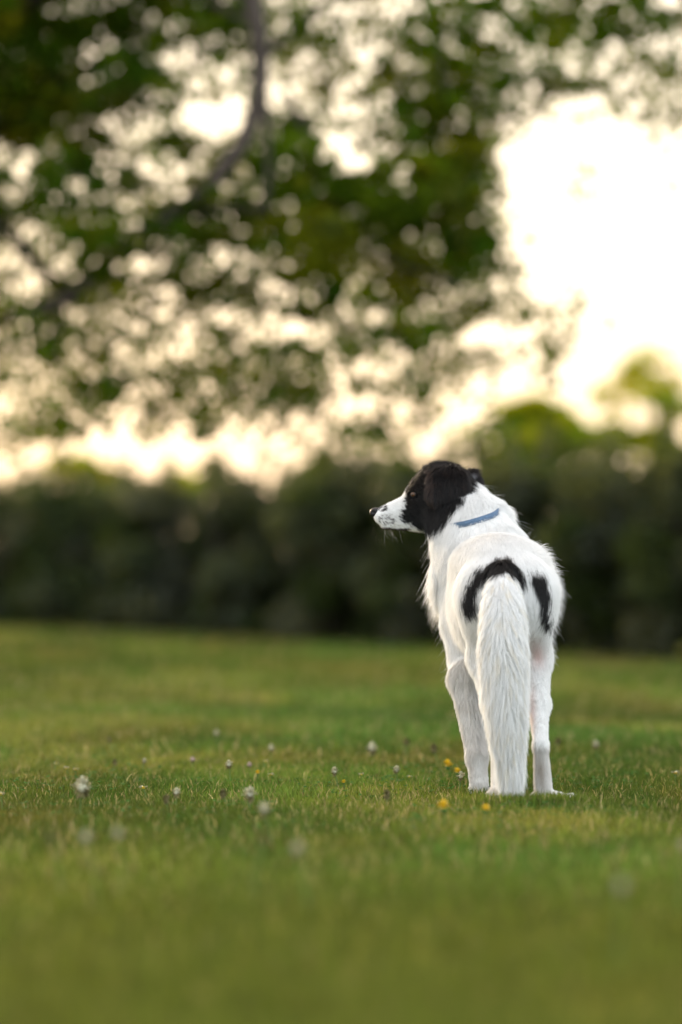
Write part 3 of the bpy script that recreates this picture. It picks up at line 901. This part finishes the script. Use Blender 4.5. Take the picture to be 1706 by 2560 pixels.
def pattern(X, N, near):
    tags = np.array([p['tag'] for p in prims])[near]
    px = 853 + X[:, 0] * FP / X[:, 1]; py = HOR - (X[:, 2] - H) * FP / X[:, 1]
    j = (noise3(X, 160, 9) - .5)[:, None] * 10 + (noise3(X, 420, 4) - .5)[:, None] * 8
    jx = px + j[:, 0]; jy = py + (noise3(X + 5, 160, 12) - .5) * 14 + rng.normal(size=len(X)) * 2.2; jx = jx + rng.normal(size=len(X)) * 2.2
    col = np.repeat(WHITE[None], len(X), 0)
    head = np.isin(tags, ['skull', 'cheek', 'muzzle', 'jaw', 'ear', 'neck', 'ruff'])
    tail = (tags == 'tail')
    bl = head & (in_poly(jx, jy, FACE)) & (X[:, 1] > 7.6)
    bl |= (tags == 'ear') & (X[:, 1] < 7.75) | ((tags == 'ear') & (X[:, 1] >= 7.75) & (py < 1212) & ((px > 1186) | (py < 1180)))
    col[(tags == 'ear') & (X[:, 1] >= 7.75) & ~bl] = (0.2, 0.2, 0.215)
    rump = (X[:, 1] < 7.46) & ~(tail & (py > 1440)) & (py < 1600)
    bl |= rump & in_poly(jx, jy, PATCH_L)
    bl |= rump & in_poly(jx, jy, PATCH_R)
    col[bl] = BLACK
    # grey-dark transition along the cheek of the muzzle
    mz = np.isin(tags, ['muzzle', 'cheek', 'jaw', 'skull'])
    d = np.hypot((px - 1012), (py - 1290))
    g = mz & ~bl & (d < 16) & (noise3(X, 500, 21) > .42)
    col[g] = (0.10, 0.10, 0.11)
    # freckles on the muzzle
    fr = mz & ~bl & (np.hypot((px - 968) / 22, (py - 1298) / 15) < 1) & (noise3(X, 520, 22) > .60)
    col[fr] = (0.16, 0.15, 0.16)
    fr = mz & ~bl & (np.hypot((px - 955) / 12, (py - 1270) / 9) < 1) & (noise3(X, 330, 23) > .5)
    col[fr] = (0.08, 0.075, 0.08)
    # mouth line
    my = np.interp(px, [940, 955, 985, 1010, 1035], [1309, 1318, 1322, 1321, 1318])
    ml = mz & (px > 938) & (px < 1022) & (np.abs(py - my) < 2.4)
    col[ml] = (0.05, 0.03, 0.03)
    # thin-haired pink skin on the inner right thigh
    pk = np.exp(-(((px - 1345) / 17) ** 2 + ((py - 1625) / 34) ** 2)) * (X[:, 1] < 7.45) * (~tail)
    col = col * (1 - .55 * pk[:, None]) + np.array([0.62, 0.36, 0.31]) * (.55 * pk[:, None])
    pk = np.exp(-(((px - 1334) / 7) ** 2 + ((py - 1780) / 60) ** 2)) * (X[:, 1] < 7.4) * (~tail)  # warm rim light along the leg's inner edge, put into the fur colour
    col = col * (1 - .4 * pk[:, None]) + np.array([0.65, 0.42, 0.36]) * (.4 * pk[:, None])
    # soiled fur of the front left leg and feet
    dirt = ((tags == 'fleg') | (tags == 'foot')) * (0.22 + 0.5 * noise3(X, 60, 30))
    dirt = np.where(np.hypot(px - 1150, py - 1700) < 18, .45, dirt)
    dirt = np.where((tags == 'foot') & (px > 1300), dirt * 1.1, dirt)
    col = col * (1 - .5 * dirt[:, None]) + np.array([0.34, 0.27, 0.20]) * (.5 * dirt[:, None]) * (col.mean(1, keepdims=True) > .3)
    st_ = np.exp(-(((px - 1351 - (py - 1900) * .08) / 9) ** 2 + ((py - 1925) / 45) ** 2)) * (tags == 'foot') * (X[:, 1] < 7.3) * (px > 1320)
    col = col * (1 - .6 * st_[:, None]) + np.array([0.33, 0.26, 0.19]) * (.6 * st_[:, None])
    col[(np.hypot((px - 1200) / 9, (py - 1944) / 5.5) < 1) & (X[:, 1] > 7.5)] = (0.02, 0.02, 0.02)
    return col, tags, px, py


M_skin = mat_new('dog_coat', rough=0.9, spec=0.0, attr='col')
M_fur = mat_new('dog_fur', rough=0.42, spec=0.4, attr='col', trans=0.30)

V, Q = build_body()
base_loc = np.array([0.312, 7.45, 0.0])
near, flow, Lh = classify(V)
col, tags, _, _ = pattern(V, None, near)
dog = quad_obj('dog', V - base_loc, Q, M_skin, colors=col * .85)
dog.location = base_loc
set_kind(dog, 'white dog with black head and rump patches seen from behind, head turned left', 'dog')
me = dog.data
print('dog verts', len(V), 'quads', len(Q))

# --- surface sampling
tri = np.concatenate([Q[:, [0, 1, 2]], Q[:, [0, 2, 3]]])
T = V[tri]
cr = np.cross(T[:, 1] - T[:, 0], T[:, 2] - T[:, 0])
area = np.linalg.norm(cr, axis=1) / 2
VN = np.zeros_like(V)
for k in range(3):
    for ax_ in range(3):
        VN[:, ax_] += np.bincount(tri[:, k], cr[:, ax_], len(V))
VN /= np.linalg.norm(VN, axis=1)[:, None] + 1e-12
if ((VN * (V - V.mean(0))).sum(1)).mean() < 0:
    print('FLIPPED normals')
tagw = {'tail': 2.6, 'mane': 1.2, 'neck': 1.2, 'ruff': 1.4, 'skull': 2.0, 'ear': 2.0, 'muzzle': 3.2, 'cheek': 2.0, 'jaw': 2.6, 'foot': 2.0, 'fleg': 1.6, 'shank': 1.5}
vw = np.array([tagw.get(p['tag'], 1.0) for p in prims])[near]
w = area * vw[tri[:, 0]]
print('area', area.sum())
NH = 300000
ti = rng.choice(len(tri), NH, p=w / w.sum())
u = rng.random((NH, 2)); f = u.sum(1) > 1; u[f] = 1 - u[f]
R = T[ti, 0] + u[:, :1] * (T[ti, 1] - T[ti, 0]) + u[:, 1:] * (T[ti, 2] - T[ti, 0])
N = VN[tri[ti, 0]] * (1 - u.sum(1))[:, None] + VN[tri[ti, 1]] * u[:, :1] + VN[tri[ti, 2]] * u[:, 1:]
N /= np.linalg.norm(N, axis=1)[:, None]
near, flow, L = classify(R)
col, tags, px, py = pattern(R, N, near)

# collar ring plane
CC_ = P(1172, 1293, 7.715); CN = V3(-.27, -.10, .95); CN /= np.linalg.norm(CN)

lift = np.select([tags == 'tail', np.isin(tags, ['mane', 'ruff']), tags == 'neck', np.isin(tags, ['skull', 'cheek', 'muzzle', 'jaw']), np.isin(tags, ['foot', 'fleg', 'shank']), tags == 'ear'],
                 [.20, .32, .24, .25, .25, .28], .18)
# flow adjustments
fl = flow.copy()
tl = tags == 'tail'
cx = np.interp(py, [1425, 1620, 1780, 1925], [1256, 1258, 1266, 1276])
off = (px - cx) / 60.0
fl[tl] += np.stack([off[tl] * 0.6, 0 * off[tl], 0 * off[tl]], 1) * np.interp(py[tl], [1440, 1560, 1700, 1850], [1.1, .8, .4, .12])[:, None]
# wavy locks
wav = (noise3(R * np.array([1, 1, .4]), 48, 40) - .5)
wav2 = (noise3(R * np.array([1, 1, .5]) + 9, 38, 41) - .5)
amp = np.select([tl, np.isin(tags, ['mane', 'neck', 'ruff']), np.isin(tags, ['skull', 'muzzle', 'cheek'])], [1.0, .55, .3], .24)
fl += np.stack([wav * amp, wav2 * amp * .6, 0 * wav], 1)
g = fl - (fl * N).sum(1)[:, None] * N
g /= np.linalg.norm(g, axis=1)[:, None] + 1e-9
L = L * (0.65 + 0.55 * rng.random(NH))
L = np.where(tl & (py > 1850), L * rng.choice([.8, 1.0, 1.35], NH), L)
L = np.where(tl, L * np.interp(py, [1420, 1480, 1560, 1800, 1900, 1960], [.45, .7, 1.0, 1.0, 1.0, .75]), L)
# ragged breast fringe on the left silhouette and fringe behind the front legs
fringe = ((tags == 'mane') | (tags == 'rib')) & (N[:, 0] < -.5)
L = np.where(fringe, L * rng.choice([1.0, 1.3, 1.9], NH, p=[.7, .22, .08]), L)
right = np.isin(tags, ['rib', 'thigh', 'loin']) & (N[:, 0] > .6)
L = np.where(right, L * rng.choice([.9, 1.15, 1.4], NH, p=[.9, .08, .02]), L)
lift = np.where(right & (rng.random(NH) < .08), .55, lift)
wisp = (rng.random(NH) < .005) & np.isin(tags, ['rib', 'mane', 'neck', 'ruff', 'thigh', 'loin', 'shoulder', 'uleg', 'back'])
L = np.where(wisp, L * 1.3 + .008, L)
lift = np.where(wisp, .42, lift)
topk = (tags == 'skull') & (py < 1178) | (tags == 'ear') & (py < 1182)
L = np.where(topk, L * 1.25, L); lift = np.where(topk, .42, lift)
feather = (tags == 'fleg') & (N[:, 1] < -.2) & (px < 1240) & (px > np.interp(py, [1700, 1900], [1162, 1192]))
L = np.where(feather, L * rng.choice([1.2, 2.2, 3.0], NH, p=[.5, .35, .15]), L)
lift = np.where(feather, lift + .10, lift)
legblack = (np.hypot((px - 1200) / 10, (py - 1944) / 6.5) < 1)
L = np.where(legblack, .002, L)
# muzzle and eye surround
L = np.where((tags == 'muzzle') & (px < 950), .002, L)
ceye = P(1034, 1236, HY - .036)
L = np.where(np.hypot((px - 1030) / 14, (py - 1237) / 9) < 1, .0012, L)
# parting over the collar band
dc = (R - CC_) @ CN
nearcol = (np.abs(dc + .002) < .014) & (np.linalg.norm(R - CC_, axis=1) < .13) & (px > 1150) & (px < 1246)
L = np.where(nearcol & (rng.random(NH) < .66), .004, L)
above = (dc > .008) & (dc < .05) & (np.linalg.norm(R - CC_, axis=1) < .14) & (px > 1150) & (px < 1246)
L = np.where(above, np.minimum(L, dc * .8 + .010), L)

npts = 6
tt = np.linspace(0, 1, npts)
lf = lift * (0.7 + 0.6 * rng.random(NH))
d0 = g * (1 - lf)[:, None] + N * lf[:, None]
d0 /= np.linalg.norm(d0, axis=1)[:, None]
d1 = d0 + V3(0, 0, -.35) + rng.normal(size=(NH, 3)) * .10
d1 = d1 / np.linalg.norm(d1, axis=1)[:, None]
pts = R[:, None, :] + L[:, None, None] * (tt[None, :, None] * d0[:, None, :] + (tt ** 2)[None, :, None] * .5 * (d1 - d0)[:, None, :])
# clumping: pull tips to the tip of a lock leader
nlead = 16000
lead = rng.choice(NH, nlead, replace=False)
from mathutils.kdtree import KDTree
kd = KDTree(nlead)
for i, j in enumerate(lead): kd.insert(R[j], i)
kd.balance()
ci = np.array([kd.find(Vector(r))[1] for r in R])
lj = lead[ci]
cs_ = np.select([tl, np.isin(tags, ['mane', 'ruff', 'neck']), np.isin(tags, ['fleg'])], [.78, .36, .6], .16)
cs_ = cs_ * (0.6 + .6 * rng.random(NH))
same = (np.linalg.norm(R - R[lj], axis=1) < .02) & ~wisp
frac = L / np.maximum(L[lj], 1e-4)
target = R[lj][:, None, :] + (pts[lj] - R[lj][:, None, :]) * np.clip(frac, .3, 1.6)[:, None, None]
ww = (tt ** 1.6)[None, :, None] * (cs_ * same * (col.mean(1) > -1))[:, None, None]
samecol = np.abs(col.mean(1) - col[lj].mean(1)) < .3
ww = ww * samecol[:, None, None]
pts = pts * (1 - ww) + target * ww
pts[:, :, 2] = np.maximum(pts[:, :, 2], .001)
# tone variation: cream undertone per lock
cv = (rng.random(NH)[ci % NH] - .5) * .06
var = 1 + cv + (rng.random(NH) - .5) * .10
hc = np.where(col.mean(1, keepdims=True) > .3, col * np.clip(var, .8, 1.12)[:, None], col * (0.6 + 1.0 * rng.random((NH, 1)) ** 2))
cream = (rng.random(16000)[ci] < .16)[:, None] & np.isin(tags, ['tail', 'mane'])[:, None] & (col.mean(1, keepdims=True) > .5)
hc = np.where(cream, hc * np.array([.97, .93, .86]), hc)
brown = ((tags == 'ear') & (rng.random(NH) < np.where((px < 1086), .6, np.where(noise3(R, 90, 61) > .6, .14, .03))))[:, None]
ears = (tags == 'ear')[:, None]
hc = np.where(ears, hc * 1.3 + np.array([.004, .002, .0015]), hc)
hc = np.where(brown, np.array([0.05, 0.031, 0.024]), hc)
hc = np.clip(hc, 0, .92)
rad = np.select([tl, np.isin(tags, ['mane', 'ruff', 'neck'])], [.00030, .00028], .00027)
rad = np.where(wisp, .00013, rad)


def make_fur(name, P_, rad_, hc_, npts_, mat):
    n = len(P_)
    cu = bpy.data.hair_curves.new(name)
    cu.add_curves([npts_] * n)
    cu.attributes['position'].data.foreach_set('vector', (P_ - base_loc).astype(np.float32).ravel())
    ra = cu.attributes.get('radius') or cu.attributes.new('radius', 'FLOAT', 'POINT')
    t_ = np.linspace(0, 1, npts_)
    rr = rad_[:, None] * (1 - .85 * t_[None, :] ** 1.5)
    ra.data.foreach_set('value', rr.astype(np.float32).ravel())
    ca = cu.attributes.new('col', 'FLOAT_COLOR', 'CURVE')
    c4 = np.ones((n, 4), np.float32); c4[:, :3] = hc_
    ca.data.foreach_set('color', c4.ravel())
    cu.materials.append(mat)
    o = bpy.data.objects.new(name, cu)
    C.objects.link(o)
    o.parent = dog
    return o


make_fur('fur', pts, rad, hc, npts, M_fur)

# --- whiskers
wp = []
for k in range(10):
    a = P(rng.uniform(950, 1000), rng.uniform(1312, 1330), HY - rng.uniform(-.012, .014))
    d = V3(rng.uniform(-.3, .8), -rng.uniform(-.3, .5), -1.0); d /= np.linalg.norm(d)
    l = rng.uniform(.012, .034)
    wp.append([a + d * l * t + V3(.004, 0, 0) * t * t for t in tt])
make_fur('whiskers', np.array(wp), np.full(len(wp), .00014), np.full((len(wp), 3), .45), npts, M_fur)

# --- nose
M_nose = mat_new('nose_leather', (0.010, 0.010, 0.012), 0.5, 0.3, noise=(900, .5), bump=.4)
def blob(name, c, r, mat, seg=20, rings=12, sq=None, parent=dog):
    v, q = lathe_blob((0, 0, 0), 1, 1, seg, rings)
    v = np.array(v)
    if sq: v = sq(v)
    v = v * np.array(r) + np.array(c) - base_loc
    return quad_obj(name, v, q, mat, parent)
def nose_shape(v):
    v = v.copy()
    v[:, 1] *= 1 + .25 * np.clip(v[:, 2], -1, 1)
    nost = np.exp(-((v[:, 0] + .45) ** 2 + (np.abs(v[:, 1]) - .75) ** 2 + (v[:, 2] - .05) ** 2) / .10)
    v *= (1 - .45 * nost)[:, None]
    return v
blob('nose', P(939, 1281, HY), (.0115, .0120, .0100), M_nose, 28, 20, nose_shape)

# --- collar
bvh = BVHTree.FromPolygons([tuple(v) for v in V], [tuple(int(i) for i in q) for q in Q])
# --- eyes
M_eye = mat_new('eye_iris', (0.075, 0.032, 0.012), 0.22, 0.35, noise=(700, .3))
M_pupil = mat_new('eye_pupil', (0.003, 0.003, 0.003), 0.12, 0.5)
M_lid = mat_new('eye_lid', (0.012, 0.010, 0.009), 0.5, 0.3)
for sgn in (-1, 1):
    e0 = P(1035, 1237, HY)
    h_ = bvh.ray_cast(Vector(e0 + V3(0, sgn * .2, 0)), Vector((0, -sgn, 0)), .3)
    c = np.array(h_[0]) - V3(0, sgn * .0034, 0)
    e = blob('eye', c, (.0066, .0062, .0056), M_eye)
    # pupil, facing outward-forward
    d = V3(-.62, sgn * .78, .02); d /= np.linalg.norm(d)
    b = blob('pupil', c + d * .0040, (.0028, .0028, .0027), M_pupil, parent=e)
    # lids: ring of leather round the eye
    th = np.linspace(0, 2 * np.pi, 25)[:-1]
    u1 = np.cross(d, [0, 0, 1.0]); u1 /= np.linalg.norm(u1); u2 = np.cross(u1, d)
    ring = np.array([c + d * .0032 + u1 * math.cos(a) * .0062 + u2 * math.sin(a) * .0042 for a in th])
    ring = np.concatenate([ring, ring[:1]])
    v, q = tube(ring, np.full(len(ring), .0011), 8)
    quad_obj('eyelid', v - base_loc, q, M_lid, e)

M_collar = mat_new('collar_webbing', (0.085, 0.135, 0.21), 0.85, 0.2, noise=(400, .35), bump=.4)
e1 = np.cross(CN, [0, 1, 0.0]); e1 /= np.linalg.norm(e1); e2 = np.cross(CN, e1)
hits = []
c0 = CC_
for a in np.linspace(0, 2 * np.pi, 49)[:-1]:
    d = e1 * math.cos(a) + e2 * math.sin(a)
    h_ = bvh.ray_cast(Vector(c0 + d * .2), Vector(-d), .2)
    r_ = np.linalg.norm(np.array(h_[0]) - c0) if h_[0] is not None else .08
    hits.append(min(r_, .125))
hits = np.array(hits)
for _ in range(4): hits = (np.roll(hits, 1) + hits * 2 + np.roll(hits, -1)) / 4
cv_, cq = [], []
for i, a in enumerate(np.linspace(0, 2 * np.pi, 49)[:-1]):
    d = e1 * math.cos(a) + e2 * math.sin(a)
    q_ = c0 + d * hits[i]
    qx = 853 + q_[0] * FP / q_[1]
    face = float(sstep(1122, 1170, qx) * (1 - sstep(1222, 1256, qx))) * (d[1] < 0.15)
    o_ = -.005 + .0165 * face
    for (dr, dz) in ((0, -.0062), (.003, -.0058), (.003, .0058), (0, .0062)):
        cv_.append(c0 + d * (hits[i] + o_ + dr) + CN * dz - base_loc)
for i in range(48):
    for j in range(4):
        cq.append((i * 4 + j, i * 4 + (j + 1) % 4, ((i + 1) % 48) * 4 + (j + 1) % 4, ((i + 1) % 48) * 4 + j))
quad_obj('collar', np.array(cv_), cq, M_collar, dog)
